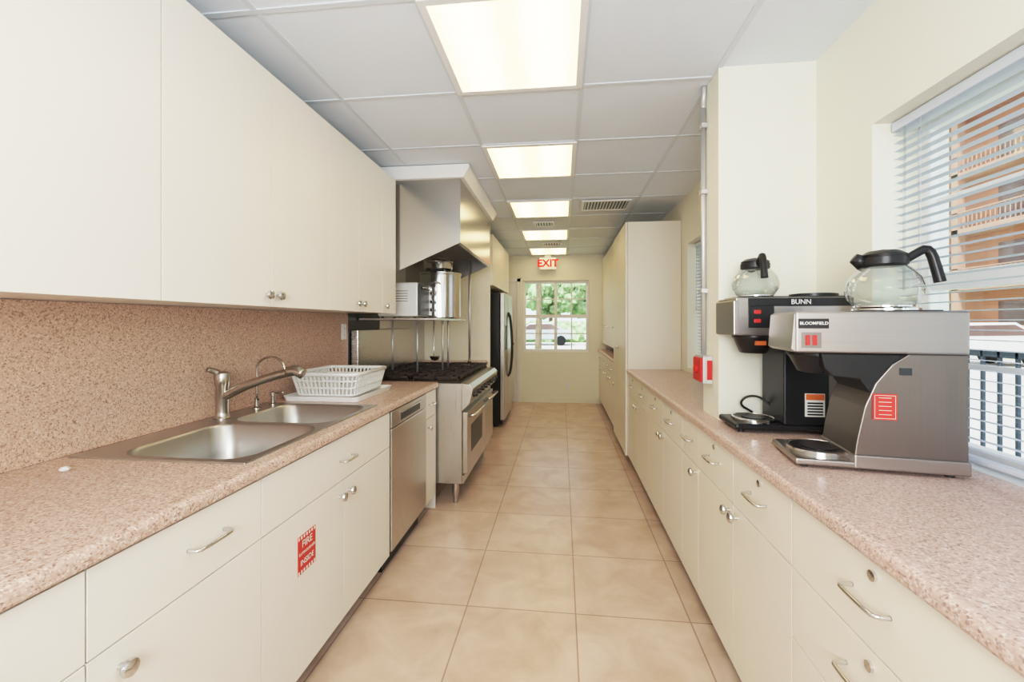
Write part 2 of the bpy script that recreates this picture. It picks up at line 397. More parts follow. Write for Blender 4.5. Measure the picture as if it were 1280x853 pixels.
g=lathe('crumpled_napkin',None,[(.004,0),(.011,.003),(.014,.008),(.009,.013),(.003,.015)],(-1.445,1.12,CT),M_plast,7)
# dish rack
g=G('dish_drying_rack',(-1.34,2.5,1.0))
TX0,TX1,TY0,TY1=-1.55,-1.10,2.26,2.76; tz=CT+.001
loft('drip_tray',g,[rrect(TX0+.01,TX1-.01,TY0+.01,TY1-.01,.03,tz),rrect(TX0,TX1,TY0,TY1,.035,tz+.028),rrect(TX0+.008,TX1-.008,TY0+.008,TY1-.008,.03,tz+.028),rrect(TX0+.016,TX1-.016,TY0+.016,TY1-.016,.03,tz+.010)],M_plast,cap0=True)
bx0,bx1,by0,by1=TX0+.03,TX1-.03,TY0+.03,TY1-.03
b0=tz+.024; RH=.122
for k,(dz,fl) in enumerate(((.005,0),(.045,.008),(.085,.016),(RH,.026))):
    Lp=rrect(bx0+.026-fl,bx1-.026+fl,by0+.026-fl,by1-.026+fl,.04,b0+dz)
    tube('rail',g,Lp+[Lp[0]],.0065 if k<3 else .011,M_plast,8)
lo=rrect(bx0+.026,bx1-.026,by0+.026,by1-.026,.04,b0+.005,8); hi=rrect(bx0,bx1,by0,by1,.04,b0+RH,8)
v=[];f=[]
def bar(a,b,r=.0022):
    a=Vector(a);b=Vector(b);d=(b-a).normalized();u=d.orthogonal().normalized();w=d.cross(u);k=len(v)
    for q in (a,b):
        for i in range(4):
            an=math.pi/2*i; v.append(tuple(q+r*(u*math.cos(an)+w*math.sin(an))))
    for i in range(4): f.append((k+i,k+(i+1)%4,k+4+(i+1)%4,k+4+i))
def lerp(a,b,t): return tuple(a[i]+(b[i]-a[i])*t for i in range(3))
def per(loop,n):
    n2=len(loop); seg=[(Vector(loop[(i+1)%n2])-Vector(loop[i])).length for i in range(n2)]; T=sum(seg); out=[]
    for k in range(n):
        d=T*k/n; i=0
        while d>seg[i]: d-=seg[i]; i+=1
        out.append(lerp(loop[i],loop[(i+1)%n2],d/max(seg[i],1e-9)))
    return out
for a,b in zip(per(lo,64),per(hi,64)): bar(a,b,.0065)
for i in range(12):
    y=by0+.05+i*(by1-by0-.1)/11; bar((bx0+.03,y,b0+.005),(bx1-.03,y,b0+.005),.006)
    if i%2==0:
        for x in (bx0+.13,bx0+.24): bar((x,y,b0+.005),(x,y,b0+.08),.003)
me=bpy.data.meshes.new('slats'); me.from_pydata(v,[],f); link('slats',me,M_plast,g)
def outlet(loc,s):
    g=G('wall_outlet',loc); x,y,z=loc
    box('cover_plate',g,x,x+.006*s,y-.036,y+.036,z-.058,z+.058,M_white,.003)
    for dz in (-.024,.024):
        box('socket',g,x+.005*s,x+.008*s,y-.017,y+.017,z+dz-.014,z+dz+.014,M_plast,.002)
        for dy in (-.006,.006): box('slot',g,x+.0078*s,x+.0085*s,y+dy-.001,y+dy+.001,z+dz-.004,z+dz+.006,M_black)
outlet((XL+.0135,3.07,1.29),1)
# ------------------------------------------------------------------ LEFT wall cabinets
UX=-1.20; UZ0,UZ1=1.421,2.395
spl=[(.0,.62,1.188),(1.188,1.69,2.14),(2.14,2.48,2.82)]
for a,mid,b in spl:
    g=G('wall_cabinet',(-1.4,(a+b)/2,1.9))
    box('carcass',g,XL+.002,UX-.0185,a+.001,b-.001,UZ0+.006,UZ1,M_cab)
    box('shadow_gap',g,UX-.0185,UX-.0175,a+.01,b-.01,UZ0+.02,UZ1-.02,M_gap)
    front(g,'door',UX,1,a,mid,UZ0,UZ1,M_cab); front(g,'door',UX,1,mid,b,UZ0,UZ1,M_cab)
    knob(g,UX,mid-.035,UZ0+.05,1); knob(g,UX,mid+.035,UZ0+.05,1)
g=G('wall_cabinet',(-1.4,2.95,1.9))
box('carcass',g,XL+.002,UX-.0185,2.821,3.06,UZ0+.006,UZ1,M_cab)
front(g,'door',UX,1,2.82,3.06,UZ0,UZ1,M_cab); knob(g,UX,2.86,UZ0+.05,1)
# ------------------------------------------------------------------ hood
g=G('range_hood',(-1.2,3.75,2.1))
HY0,HY1,HX=3.10,4.40,-.73; HT=2.40
zf,zbk=1.94,1.56
side=[(XL+.003,zbk),(XL+.003,HT),(HX,HT),(HX,zf)]
prism('side_panel_near',g,side,HY0,HY0+.006,M_hood); prism('side_panel_far',g,side,HY1-.006,HY1,M_hood)
box('front_panel',g,HX-.006,HX,HY0+.006,HY1-.006,zf,HT,M_hood)
box('top_panel',g,XL+.003,HX,HY0,HY1,HT,HT+.004,M_hood)
prism('filter_bank',g,[(XL+.01,1.98),(-1.02,2.32),(-1.03,2.34),(XL+.01,2.00)],HY0+.01,HY1-.01,M_steelx)
boxes('gutter_lip',g,[(HX-.035,HX-.006,HY0+.006,HY1-.006,zf,zf+.006),(HX-.035,HX-.031,HY0+.006,HY1-.006,zf+.006,zf+.03)],M_hood)
for i in range(3):
    lathe('hood_lamp',g,[(.012,0),(.04,.02),(.055,.06),(.05,.09),(.02,.11)],(-.9,3.35+i*.4,2.28),M_glass,16)
prism('trim_hood_soffit',None,[(XL+.003,HT+.005),(XL+.003,ZC-.006),(HX+.07,ZC-.006),(HX+.07,ZC-.03),(HX+.03,HT+.005)],HY0-.03,HY1+.03,M_white)
# ------------------------------------------------------------------ range
g=G('gas_range',(-1.15,3.78,.5))
RY0,RY1,RX=3.165,4.40,-.735
box('body',g,-1.585,RX,RY0,RY1,.16,.905,M_steel,.004)
for x in (-1.5,RX-.06):
    for y in (RY0+.06,RY1-.06):
        lathe('leg',g,[(.016,0),(.018,.02),(.018,.05),(.026,.07),(.026,.16)],(x,y,0),M_steel,16)
prism('control_panel',g,[(RX,.70),(RX,.905),(RX+.055,.90),(RX+.085,.87),(RX+.06,.76),(RX+.02,.72)],RY0,RY1,M_steel,bw=.003)
for i in range(8):
    lathe('burner_knob',g,[(.024,0),(.024,.006),(.019,.01),(.017,.03),(.006,.032)],(RX+.07,RY0+.1+i*.148,.815),M_black,16,'x')
box('oven_door',g,RX,RX+.04,RY0+.02,RY0+.74,.23,.69,M_steel,.006)
box('oven_door_window',g,RX+.038,RX+.042,RY0+.15,RY0+.61,.36,.57,M_dark,.003)
box('oven_door_small',g,RX,RX+.04,RY0+.76,RY1-.02,.23,.69,M_steel,.006)
box('kick_plate',g,RX-.0,RX+.012,RY0+.01,RY1-.01,.16,.22,M_steel,.003)
def ovh(y0,y1):
    z=.665;x=RX+.04
    tube('oven_handle',g,[(x,y0,z-.01),(x+.05,y0,z),(x+.05,y1,z),(x,y1,z-.01)],.012,M_chrome,12)
ovh(RY0+.06,RY0+.70); ovh(RY0+.80,RY1-.06)
box('cooktop_pan',g,-1.50,RX-.02,RY0+.02,RY1-.02,.905,.915,M_iron)
L=[]
for bi in range(4):
    for bj in range(2):
        cx=-1.33+bj*.39; cy=RY0+.165+bi*.30
        lathe('burner',g,[(.055,0),(.055,.012),(.03,.016),(.03,.024),(.01,.026)],(cx,cy,.915),M_iron,20)
        h=.143;w=.185;t=.006;z1,z2=.935,.953
        L+=[(cx-w,cx+w,cy-h,cy-h+2*t,z1,z2),(cx-w,cx+w,cy+h-2*t,cy+h,z1,z2),(cx-w,cx-w+2*t,cy-h,cy+h,z1,z2),(cx+w-2*t,cx+w,cy-h,cy+h,z1,z2)]
        L+=[(cx-w,cx-.04,cy-t,cy+t,z1,z2+.004),(cx+.04,cx+w,cy-t,cy+t,z1,z2+.004),(cx-t,cx+t,cy-h,cy-.04,z1,z2+.004),(cx-t,cx+t,cy+.04,cy+h,z1,z2+.004)]
        for sx in (-1,1):
            for sy in (-1,1): L.append((cx+sx*(w-.012)-t,cx+sx*(w-.012)+t,cy+sy*(h-.012)-t,cy+sy*(h-.012)+t,.915,z1))
            L.append((cx+sx*.11-t*.7,cx+sx*.11+t*.7,cy-h,cy+h,z1,z2))
boxes('grates',g,L,M_iron)
box('backguard',g,-1.60,-1.545,RY0+.01,RY1-.01,.905,1.30,M_steelx,.004)
# high shelf
SZ=1.395
g=G('steel_overshelf',(-1.3,3.8,1.3))
box('shelf_plate',g,-1.60,-.97,3.30,4.33,SZ-.018,SZ,M_steelx,.003)
for x,y in ((-1.16,3.42),(-1.0,3.60),(-1.0,3.78),(-1.4,3.5)):
    tube('shelf_post',g,[(x,y,.9585),(x,y,SZ-.017)],.008,M_pipe,10)
g=G('gas_pipe',(-1.0,4.36,1.5))
tube('pipe',g,[(-.93,4.36,.955),(-.93,4.36,2.0)],.012,M_pipe,10)
cyl('floor_flange',g,(-.93,4.36,.955),.022,.015,M_chrome)
# panels behind range
box('trim_wall_panel_dark',None,XL+.001,XL+.012,3.142,3.72,.0,1.58,M_dark)
box('trim_wall_panel_steel',None,XL+.001,XL+.012,3.722,4.99,.0,1.58,M_steelx)
# hanging ladle
g=G('ladle',(-1.05,3.5,1.2))
tube('handle',g,[(-1.05,3.51,SZ-.02),(-1.05,3.51,1.12),(-1.05,3.51,1.08)],.004,M_chrome,8)
lathe('bowl',g,[(.004,0),(.028,.008),(.04,.03),(.042,.04),(.038,.04),(.026,.012),(.003,.004)],(-1.05,3.54,1.04),M_chrome,20,cap=False)
# toaster oven
g=G('toaster_oven',(-1.24,3.50,1.54))
tx0,tx1,ty0,ty1,tz0=-1.46,-1.11,3.335,3.655,SZ+.012
box('body',g,tx0,tx1-.02,ty0,ty1,tz0,tz0+.27,M_plast,.012,3)
box('door',g,tx1-.02,tx1,ty0+.005,ty1-.08,tz0+.01,tz0+.26,M_dark,.006)
box('control_panel',g,tx1-.02,tx1,ty1-.078,ty1-.005,tz0+.01,tz0+.26,M_plast,.006)
tube('door_handle',g,[(tx1,ty0+.03,tz0+.23),(tx1+.025,ty0+.03,tz0+.23),(tx1+.025,ty1-.1,tz0+.23),(tx1,ty1-.1,tz0+.23)],.006,M_chrome,8)
for i in range(3): lathe('dial',g,[(.014,0),(.012,.014),(.004,.015)],(tx1,ty1-.041,tz0+.06+i*.07),M_black,14,'x')
boxes('side_vents',g,[(tx0+.12,tx1-.10,ty0-.001,ty0+.002,tz0+.12+i*.02,tz0+.125+i*.02) for i in range(5)],M_gap)
for x in (tx0+.03,tx1-.05):
    for y in (ty0+.03,ty1-.03): cyl('foot',g,(x,y,SZ+.0005),.012,.014,M_black,seg=12)
# stock pots
px,py=-1.10,3.88; PZ=SZ+.0005
def stockpot(px,py,z,r,h):
    g=G('stock_pot',(px,py,z+h/2))
    lathe('body',g,[(r-.013,0),(r,.012),(r,h-.012),(r+.006,h-.006),(r+.006,h),(r-.006,h),(r-.006,.02)],(px,py,z),M_chrome,40)
    lathe('lid',g,[(r+.008,0),(r+.008,.008),(r*.8,.02),(.04,.03),(.004,.031)],(px,py,z+h+.0005),M_chrome,40)
    tube('lid_handle',g,[(px-.04,py,z+h+.028),(px-.035,py,z+h+.055),(px+.035,py,z+h+.055),(px+.04,py,z+h+.028)],.006,M_chrome,8,1)
    for s in (-1,1):
        tube('side_handle',g,[(px-.05,py+s*r,z+h*.75),(px-.05,py+s*(r+.04),z+h*.78),(px+.05,py+s*(r+.04),z+h*.78),(px+.05,py+s*r,z+h*.75)],.007,M_chrome,8,1)
stockpot(px,py,PZ,.185,.40)
stockpot(px-.02,py+.0,PZ+.40+.036,.13,.085)
# ------------------------------------------------------------------ small base cabinet beyond range, partition, fridge
g=G('base_cabinet',(-1.2,4.7,.45)); carcass(g,1,-.87,XL+.013,4.43,4.99)
front(g,'drawer_front',-.87,1,4.43,4.99,.69,.875,M_cab); front(g,'door',-.87,1,4.43,4.99,.1,.69,M_cab); pull(g,-.87,4.71,.79,1)
g=G('countertop_small',(-1.2,4.7,.9)); rolled('slab',g,XL+.013,-.85,4.41,4.995,M_ct,1)
box('wall_partition',None,XL,-.83,5.0,5.05,0,ZC,M_wall)
g=G('refrigerator',(-1.15,6.05,.88))
box('cabinet',g,XL+.05,-.80,5.60,6.52,.03,1.755,M_black,.006)
box('freezer_door',g,-.798,-.735,5.603,5.985,.09,1.75,M_steel,.012,3)
box('fridge_door',g,-.798,-.735,5.995,6.517,.09,1.75,M_steel,.012,3)
box('base_grille',g,-.80,-.765,5.62,6.50,.03,.085,M_black)
for y in (5.955,6.03):
    tube('door_handle',g,[(-.736,y,.62),(-.70,y,.68),(-.675,y,1.0),(-.70,y,1.42),(-.736,y,1.5)],.013,M_black,10,2)
box('dispenser',g,-.736,-.731,5.68,5.88,1.0,1.32,M_dark,.004)
for x in (XL+.1,-.86):
    for y in (5.65,6.47): cyl('foot',g,(x,y,0),.02,.032,M_black,seg=12)
g=G('wall_cabinet',(-1.2,5.8,2.1))
box('carcass',g,XL+.002,-.82,5.051,6.6,1.80,2.40,M_cab)
for a,b in ((5.052,5.55),(5.55,6.07),(6.07,6.6)): front(g,'door',-.80,1,a,b,1.80,2.40,M_cab)
# back door
g=G('door_1',(-1.1,YB-.03,1.0))
boxes('casing',g,[(-1.60,-1.54,YB-.021,YB-.001,0,2.12),(-.76,-.70,YB-.021,YB-.001,0,2.12),(-1.60,-.70,YB-.021,YB-.001,2.06,2.12)],M_white,.003)
box('leaf',g,-1.535,-.765,YB-.012,YB-.002,.01,2.055,M_white,.002)
boxes('panel',g,[(-1.44,-.86,YB-.018,YB-.012,.25,.95),(-1.44,-.86,YB-.018,YB-.012,1.1,1.9)],M_white,.004)
lathe('door_knob',g,[(.025,0),(.012,-.01),(.012,-.03),(.027,-.045),(.02,-.06),(.005,-.065)],(-.83,YB-.012,1.0),M_nick,18,'y')
outlet_b=G('wall_outlet',(.1,YB,.3))
box('cover_plate',outlet_b,.065,.135,YB-.006,YB,.24,.36,M_white,.003); box('socket',outlet_b,.085,.115,YB-.008,YB-.005,.265,.335,M_plast,.002)
# ------------------------------------------------------------------ RIGHT base cabinets
RX2=.625
def rcab(name,y0,y1,split,drawers,locks=True,stack=False):
    g=G(name,(.86,(y0+y1)/2,.45)); carcass(g,-1,RX2,XR-.002,y0+.001,y1-.001)
    for a,b in drawers:
        front(g,'drawer_front',RX2,-1,a,b,.69,.875,M_cabr); pull(g,RX2,(a+b)/2,.79,-1,.11)
        if locks: lock(g,RX2,(a+b)/2-.01,.845,-1)
    if stack:
        for za,zb_ in ((.50,.69),(.30,.50),(.1,.30)):
            front(g,'drawer_front',RX2,-1,y0,y1,za,zb_,M_cabr); pull(g,RX2,(y0+y1)/2+.02,(za+zb_)/2+.01,-1,.11); lock(g,RX2,(y0+y1)/2,(za+zb_)/2+.06,-1)
    elif split:
        front(g,'door',RX2,-1,y0,split,.1,.69,M_cabr); front(g,'door',RX2,-1,split,y1,.1,.69,M_cabr)
        knob(g,RX2,split-.035,.655,-1); knob(g,RX2,split+.035,.655,-1)
    else:
        front(g,'door',RX2,-1,y0,y1,.1,.69,M_cabr); knob(g,RX2,y0+.04,.655,-1)
rcab('base_cabinet',-.6,.66,.03,[(-.6,.03),(.03,.66)])
rcab('base_cabinet',.66,1.27,None,[(.66,1.27)],stack=True)
rcab('base_cabinet',1.27,2.09,1.68,[(1.27,1.68),(1.68,2.09)])
rcab('base_cabinet',2.09,2.36,None,[(2.09,2.36)],False)
rcab('base_cabinet',2.36,3.24,2.8,[(2.36,2.8),(2.8,3.24)])
rcab('base_cabinet',3.24,4.205,3.72,[(3.24,3.72),(3.72,4.205)])
g=G('countertop_right',(.86,1.8,.9)); REX=.608
rolled('slab',g,XR-.002,REX,-.6,4.207,M_ctr,-1)
box('window_ledge',g,XR-.003,XR+.10,W1[0]+.001,W1[1]-.001,z0,CT,M_ctr)
g=G('tall_pantry_cabinet',(.86,4.7,1.15))
box('carcass',g,.62,XR-.003,4.212,5.16,.1,2.31,M_cabr,.002)
box('toe_kick',g,.70,XR-.003,4.214,5.158,0,.1,M_gap)
for a,b in ((4.212,4.685),(4.685,5.16)):
    front(g,'door',.60,-1,a,b,.1,2.31,M_cabr)
knob(g,.60,4.65,1.1,-1); knob(g,.60,4.72,1.1,-1)
g=G('base_cabinet',(.86,6.3,.45)); carcass(g,-1,RX2,XR-.002,5.165,YB-.003)
for i in range(4):
    a=5.165+i*.5705; front(g,'drawer_front',RX2,-1,a,a+.57,.69,.875,M_cabr); front(g,'door',RX2,-1,a,a+.57,.1,.69,M_cabr); pull(g,RX2,a+.28,.79,-1); knob(g,RX2,a+.05,.64,-1)
g=G('countertop_rear',(.86,6.3,.9)); rolled('slab',g,XR-.002,REX,5.163,YB-.002,M_ctr,-1)
g=G('wall_cabinet',(.86,6.3,1.85))
box('carcass',g,.70,XR-.002,5.165,YB-.003,1.02,2.42,M_cabr)
for i in range(4):
    a=5.165+i*.5705; front(g,'door',.68,-1,a,a+.57,1.02,2.42,M_cabr); knob(g,.68,a+.05,1.3,-1)
# conduit and switch on pillar
g=G('electrical_conduit',(.69,2.2,1.8))
tube('pipe',g,[(.686,2.215,1.20),(.686,2.215,2.40)],.012,M_pipe,12)
tube('upper_bend',g,[(.686,2.215,2.40),(.686,2.215,2.44),(.686,2.205,2.46),(.686,2.205,2.50)],.012,M_pipe,12,1)
for z in (1.5,1.98,2.3): box('pipe_strap',g,.671,.6995,2.19,2.235,z,z+.022,M_pipe,.002)
g=G('emergency_switch_box',(.66,2.19,1.14))
box('back_box',g,.655,.6995,2.12,2.245,1.07,1.20,M_pipe,.004)
box('red_cover',g,.645,.656,2.125,2.24,1.08,1.19,M_red,.003)
box('front_flange',g,.672,.695,2.114,2.121,1.09,1.18,M_red,.002)
lathe('push_button',g,[(.018,0),(.018,.012),(.004,.014)],(.646,2.185,1.135),M_red,16,'-x')
# ------------------------------------------------------------------ windows
def window(name,axis,xp,a0,a1,z0_,z1_,nx,nz,split=True):
    g=G(name,(xp,(a0+a1)/2,(z0_+z1_)/2) if axis=='x' else ((a0+a1)/2,xp,(z0_+z1_)/2))
    def bx(n,u0,u1,za,zb2,d0,d1,m,bw=.002):
        if axis=='x': return box(n,g,xp+d0,xp+d1,u0,u1,za,zb2,m,bw)
        return box(n,g,u0,u1,xp+d0,xp+d1,za,zb2,m,bw)
    fw=.045
    bx('frame_a',a0,a0+fw,z0_,z1_,0,.06,M_white); bx('frame_b',a1-fw,a1,z0_,z1_,0,.06,M_white)
    bx('frame_head',a0+fw,a1-fw,z1_-fw,z1_,0,.06,M_white); bx('frame_sill',a0+fw,a1-fw,z0_,z0_+fw,0,.06,M_white)
    zm=(z0_+z1_)/2
    bx('meeting_rail',a0+fw,a1-fw,zm-.028,zm+.028,.005,.055,M_white)
    am=(a0+a1)/2
    bx('center_mullion',am-.025,am+.025,z0_+fw,z1_-fw,.004,.056,M_white)
    for h0,h1 in ((a0+fw,am-.025),(am+.025,a1-fw)):
        for i in range(1,nx): 
            c=h0+(h1-h0)*i/nx; bx('muntin',c-.009,c+.009,z0_+fw,z1_-fw,.02,.038,M_white,0)
    for q0,q1 in ((z0_+fw,zm-.028),(zm+.028,z1_-fw)):
        for i in range(1,nz):
            c=q0+(q1-q0)*i/nz; bx('muntin',a0+fw,a1-fw,c-.009,c+.009,.021,.037,M_white,0)
    bx('glass_pane',a0+fw-.003,a1-fw+.003,z0_+fw-.003,z1_-fw+.003,.0285,.0305,M_pane,0)
    return g
window('window_1','x',XR+.15,W1[0]+.002,W1[1]-.002,CT+.002,W1[3]-.002,2,2)
window('window_2','x',XR+.15,W2[0]+.002,W2[1]-.002,W2[2]+.002,W2[3]-.002,2,2)
window('window_3','y',YB+.05,BW[0]+.002,BW[1]-.002,BW[2]+.002,BW[3]-.002,2,2)
box('trim_window_sill',None,XR+.10,XR+.15,W1[0]+.001,W1[1]-.001,z0,CT+.004,M_white)
def blinds(y0,y1,z0_,z1_,x,tilt=18,sp=.0285,w=.027):
    g=G('window_blind',(x,(y0+y1)/2,(z0_+z1_)/2))
    v=[];f=[]; n=int((z1_-z0_-.07)/sp); a=math.radians(tilt)
    for i in range(n):
        z=z1_-.05-i*sp; k=len(v)
        for yy in (y0,y1):
            for t,c in ((-1,0),(0,.0025),(1,0)):
                v.append((x+t*w/2*math.cos(a),yy,z+t*w/2*math.sin(a)+c))
        f+=[(k,k+1,k+4,k+3),(k+1,k+2,k+5,k+4)]
    me=bpy.data.meshes.new('slats'); me.from_pydata(v,[],f); link('slats',me,M_blind,g,True)
    box('head_rail',g,x-.018,x+.018,y0-.003,y1+.003,z1_-.035,z1_-.003,M_blind,.003)
    zb3=z1_-.05-n*sp
    box('bottom_rail',g,x-.015,x+.015,y0,y1,zb3-.008,zb3+.006,M_blind,.003)
    for yy in [y0+.12+(y1-y0-.24)*t for t in (0,.5,1)]:
        tube('ladder_cord',g,[(x-.014,yy,zb3),(x-.014,yy,z1_-.03)],.0009,M_blind,4)
        tube('ladder_cord',g,[(x+.014,yy,zb3),(x+.014,yy,z1_-.03)],.0009,M_blind,4)
    tube('tilt_wand',g,[(x-.02,y1-.06,z1_-.04),(x-.022,y1-.06,z1_-.6)],.004,M_glass,6)
blinds(W1[0]+.01,W1[1]-.012,CT+.01,W1[3]-.002,XR+.075,-4)
blinds(W2[0]+.01,W2[1]-.012,W2[2]+.0,W2[3]-.002,XR+.075,-20)
# ------------------------------------------------------------------ coffee makers
def carafe(p,cx,cy,z,ang,sc=1.0,lid=M_black):
    g=p
    R=lambda r:r*sc
    lathe('glass_bowl',g,[(R(.055),0),(R(.075),R(.008)),(R(.093),R(.035)),(R(.096),R(.06)),(R(.088),R(.09)),(R(.066),R(.118)),(R(.052),R(.13)),(R(.052),R(.14))],(cx,cy,z),M_glass,40)
    lathe('band',g,[(R(.0535),R(.126)),(R(.06),R(.13)),(R(.06),R(.15)),(R(.05),R(.152))],(cx,cy,z),lid,32)
    lathe('lid',g,[(R(.056),R(.150)),(R(.058),R(.16)),(R(.04),R(.172)),(R(.012),R(.176)),(R(.004),R(.178))],(cx,cy,z),lid,32)
    d=Vector((math.cos(ang),math.sin(ang),0)); o=Vector((cx,cy,z))
    q=[o+d*R(a)+Vector((0,0,R(h))) for a,h in ((.052,.142),(.085,.165),(.105,.176),(.118,.16),(.128,.12),(.136,.085),(.138,.075))]
    tube('handle',g,q,.011*sc,lid,10,1,rad=(.012*sc,.015*sc))
    q=[o-d*R(.05)+Vector((0,0,R(.138))),o-d*R(.075)+Vector((0,0,R(.155)))]
    tube('spout',g,q,.02*sc,lid,12,0,rad=(.024*sc,.016*sc))
    lathe('base_ring',g,[(R(.05),-.0005),(R(.074),.002),(R(.074),R(.007)),(R(.06),R(.007))],(cx,cy,z),M_chrome,32)
g=G('coffee_maker',(.70,1.40,CT)); g.rotation_euler=(0,0,math.radians(-9))
Z=.001
Lm=.422; Wd=.235
box('base_tray',g,0,Lm,0,Wd,Z+.008,Z+.028,M_coff,.006)
for x in (.03,Lm-.03):
    for y in (.03,Wd-.03): cyl('foot',g,(x,y,Z-.001),.012,.01,M_black,seg=12)
lathe('warmer_rim',g,[(.088,0),(.088,.012),(.080,.014),(.078,.010)],(.100,Wd/2,Z+.028),M_chrome,40)
lathe('warmer_plate',g,[(.076,0),(.076,.013),(.05,.011),(.05,.014),(.01,.012)],(.100,Wd/2,Z+.028),M_black,40)
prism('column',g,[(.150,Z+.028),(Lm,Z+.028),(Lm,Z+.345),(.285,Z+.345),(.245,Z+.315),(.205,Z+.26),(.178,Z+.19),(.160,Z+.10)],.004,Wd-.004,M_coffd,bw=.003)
box('base_skirt',g,.150,Lm+.003,-.003,Wd,Z+.010,Z+.05,M_coff,.004)
box('head',g,.0,Lm,-.002,Wd+.002,Z+.345,Z+.468,M_coff,.006)
prism('control_face',g,[(-.012,Z+.355),(.001,Z+.345),(.001,Z+.465),(-.004,Z+.462)],.0,Wd,M_coff,bw=.002)
box('side_label',g,.006,.085,-.0045,-.001,Z+.418,Z+.447,M_black,.001)
text('brand',g,'BLOOMFIELD',.0125,(.046,-.0052,Z+.433),(math.pi/2,0,0),M_label,.0002)
for i in range(2):
    box('rocker_switch',g,.024+i*.018,.036+i*.018,-.008,-.001,Z+.368,Z+.398,M_red,.002)
box('switch_plate',g,.014,.066,-.004,-.001,Z+.36,Z+.406,M_coffd,.001)
prism('basket_shroud',g,[(.07,Z+.344),(.08,Z+.30),(.10,Z+.275),(.17,Z+.268),(.20,Z+.22),(.26,Z+.22),(.30,Z+.344)],.012,Wd-.012,M_black,bw=.004)
lathe('brew_basket',g,[(.055,0),(.062,.004),(.085,.05),(.092,.056),(.092,.068)],(.105,Wd/2,Z+.277),M_black,36)
box('rating_label',g,.262,.290,.0,.0045,Z+.285,Z+.305,M_dark,.0003)
sx0,sx1,sz0,sz1=.196,.255,Z+.155,Z+.23
box('side_sticker',g,sx0,sx1,.0,.0045,sz0,sz1,M_pinkst,.0005)
st=boxes('sticker_print',g,[(sx0+.014,sx1-.014,.0034,.0037,sz0+.015+i*.012,sz0+.0162+i*.012) for i in range(5)]+[(sx0+.004,sx1-.004,.0034,.0037,sz0+.004,sz0+.005),(sx0+.004,sx1-.004,.0034,.0037,sz1-.005,sz1-.004),(sx0+.004,sx0+.005,.0034,.0037,sz0+.004,sz1-.004),(sx1-.005,sx1-.004,.0034,.0037,sz0+.004,sz1-.004)],M_label)
st.location.y=-.0041
boxes('top_warmer',g,[(.18,.38,.03,Wd-.03,Z+.468,Z+.472)],M_dark,.002)
lathe('top_warmer_ring',g,[(.085,0),(.085,.008),(.075,.009),(.02,.008)],(.28,Wd/2,Z+.4705),M_chrome,36)
cg=G('coffee_carafe',(0,0,0))
a=math.radians(-9); wx=.70+.275*math.cos(a)-Wd/2*math.sin(a); wy=1.40+.275*math.sin(a)+Wd/2*math.cos(a)
cg.location=(wx,wy,CT+.49); carafe(cg,wx,wy,CT+.4815,math.radians(-12),1.02)
# far brewer
g=G('coffee_maker',(.685,1.815,CT)); g.rotation_euler=(0,0,math.radians(-1))
Lm=.40; Wd=.205
box('base_tray',g,0,Lm,0,Wd,Z+.01,Z+.034,M_black,.01)
for x in (.03,Lm-.03):
    for y in (.03,Wd-.03): cyl('foot',g,(x,y,Z-.001),.012,.012,M_black,seg=12)
lathe('warmer_rim',g,[(.082,0),(.082,.01),(.075,.012),(.073,.008)],(.105,Wd/2,Z+.034),M_chrome,40)
lathe('warmer_plate',g,[(.071,0),(.071,.011),(.045,.009),(.045,.012),(.01,.01)],(.105,Wd/2,Z+.034),M_black,40)
box('column',g,.18,Lm,.004,Wd-.004,Z+.034,Z+.40,M_black,.006)
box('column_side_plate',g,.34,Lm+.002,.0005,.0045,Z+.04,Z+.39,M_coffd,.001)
prism('head',g,[(0,Z+.40),(.02,Z+.385),(Lm+.04,Z+.385),(Lm+.04,Z+.535),(0,Z+.535)],-.002,Wd,M_coff,bw=.004)
box('head_front',g,-.01,.012,-.004,Wd+.002,Z+.385,Z+.525,M_coff,.005)
box('side_switch_panel',g,.045,.14,-.006,-.001,Z+.415,Z+.50,M_black,.001)
for i in range(2): box('rocker_switch',g,.065,.09,-.011,-.005,Z+.435+i*.035,Z+.450+i*.035,M_red,.002)
text('brand',g,'BUNN',.026,(.238,-.0052,Z+.516),(math.pi/2,0,0),M_label,.0002)
box('trim_band',g,.045,Lm+.04,-.004,-.001,Z+.50,Z+.532,M_black,.001)
lathe('brew_basket',g,[(.045,0),(.052,.004),(.075,.06),(.08,.066),(.08,.08)],(.105,Wd/2,Z+.31),M_black,36)
box('basket_label',g,.085,.125,Wd/2-.0765,Wd/2-.06,Z+.345,Z+.362,M_orange,.0005)
box('warning_sticker',g,.255,.325,-.0012,.005,Z+.07,Z+.16,M_label,.0003)
box('warning_stripe',g,.257,.323,-.002,.003,Z+.135,Z+.158,M_orange,.0003)
boxes('warning_print',g,[(.262,.318,-.002,.003,Z+.076+i*.011,Z+.082+i*.011) for i in range(5)],M_black)
boxes('top_warmers',g,[(.02,.20,.01,Wd-.01,Z+.535,Z+.54),(.24,.43,.01,Wd-.01,Z+.535,Z+.54)],M_dark,.002)
lathe('rear_warmer',g,[(.085,0),(.085,.012),(.07,.014),(.02,.012)],(.335,Wd/2,Z+.54),M_black,36)
tube('power_cord',g,[(.20,.12,Z+.06),(.16,.15,Z+.12),(.11,.18,Z+.12),(.08,.19,Z+.08),(.14,.2,Z+.045)],.005,M_black,8,2)
cx,cy=.685+.115,1.815+Wd/2
cg=G('coffee_carafe',(cx,cy,CT+.55)); carafe(cg,cx,cy,CT+.5425,math.radians(262),.92)
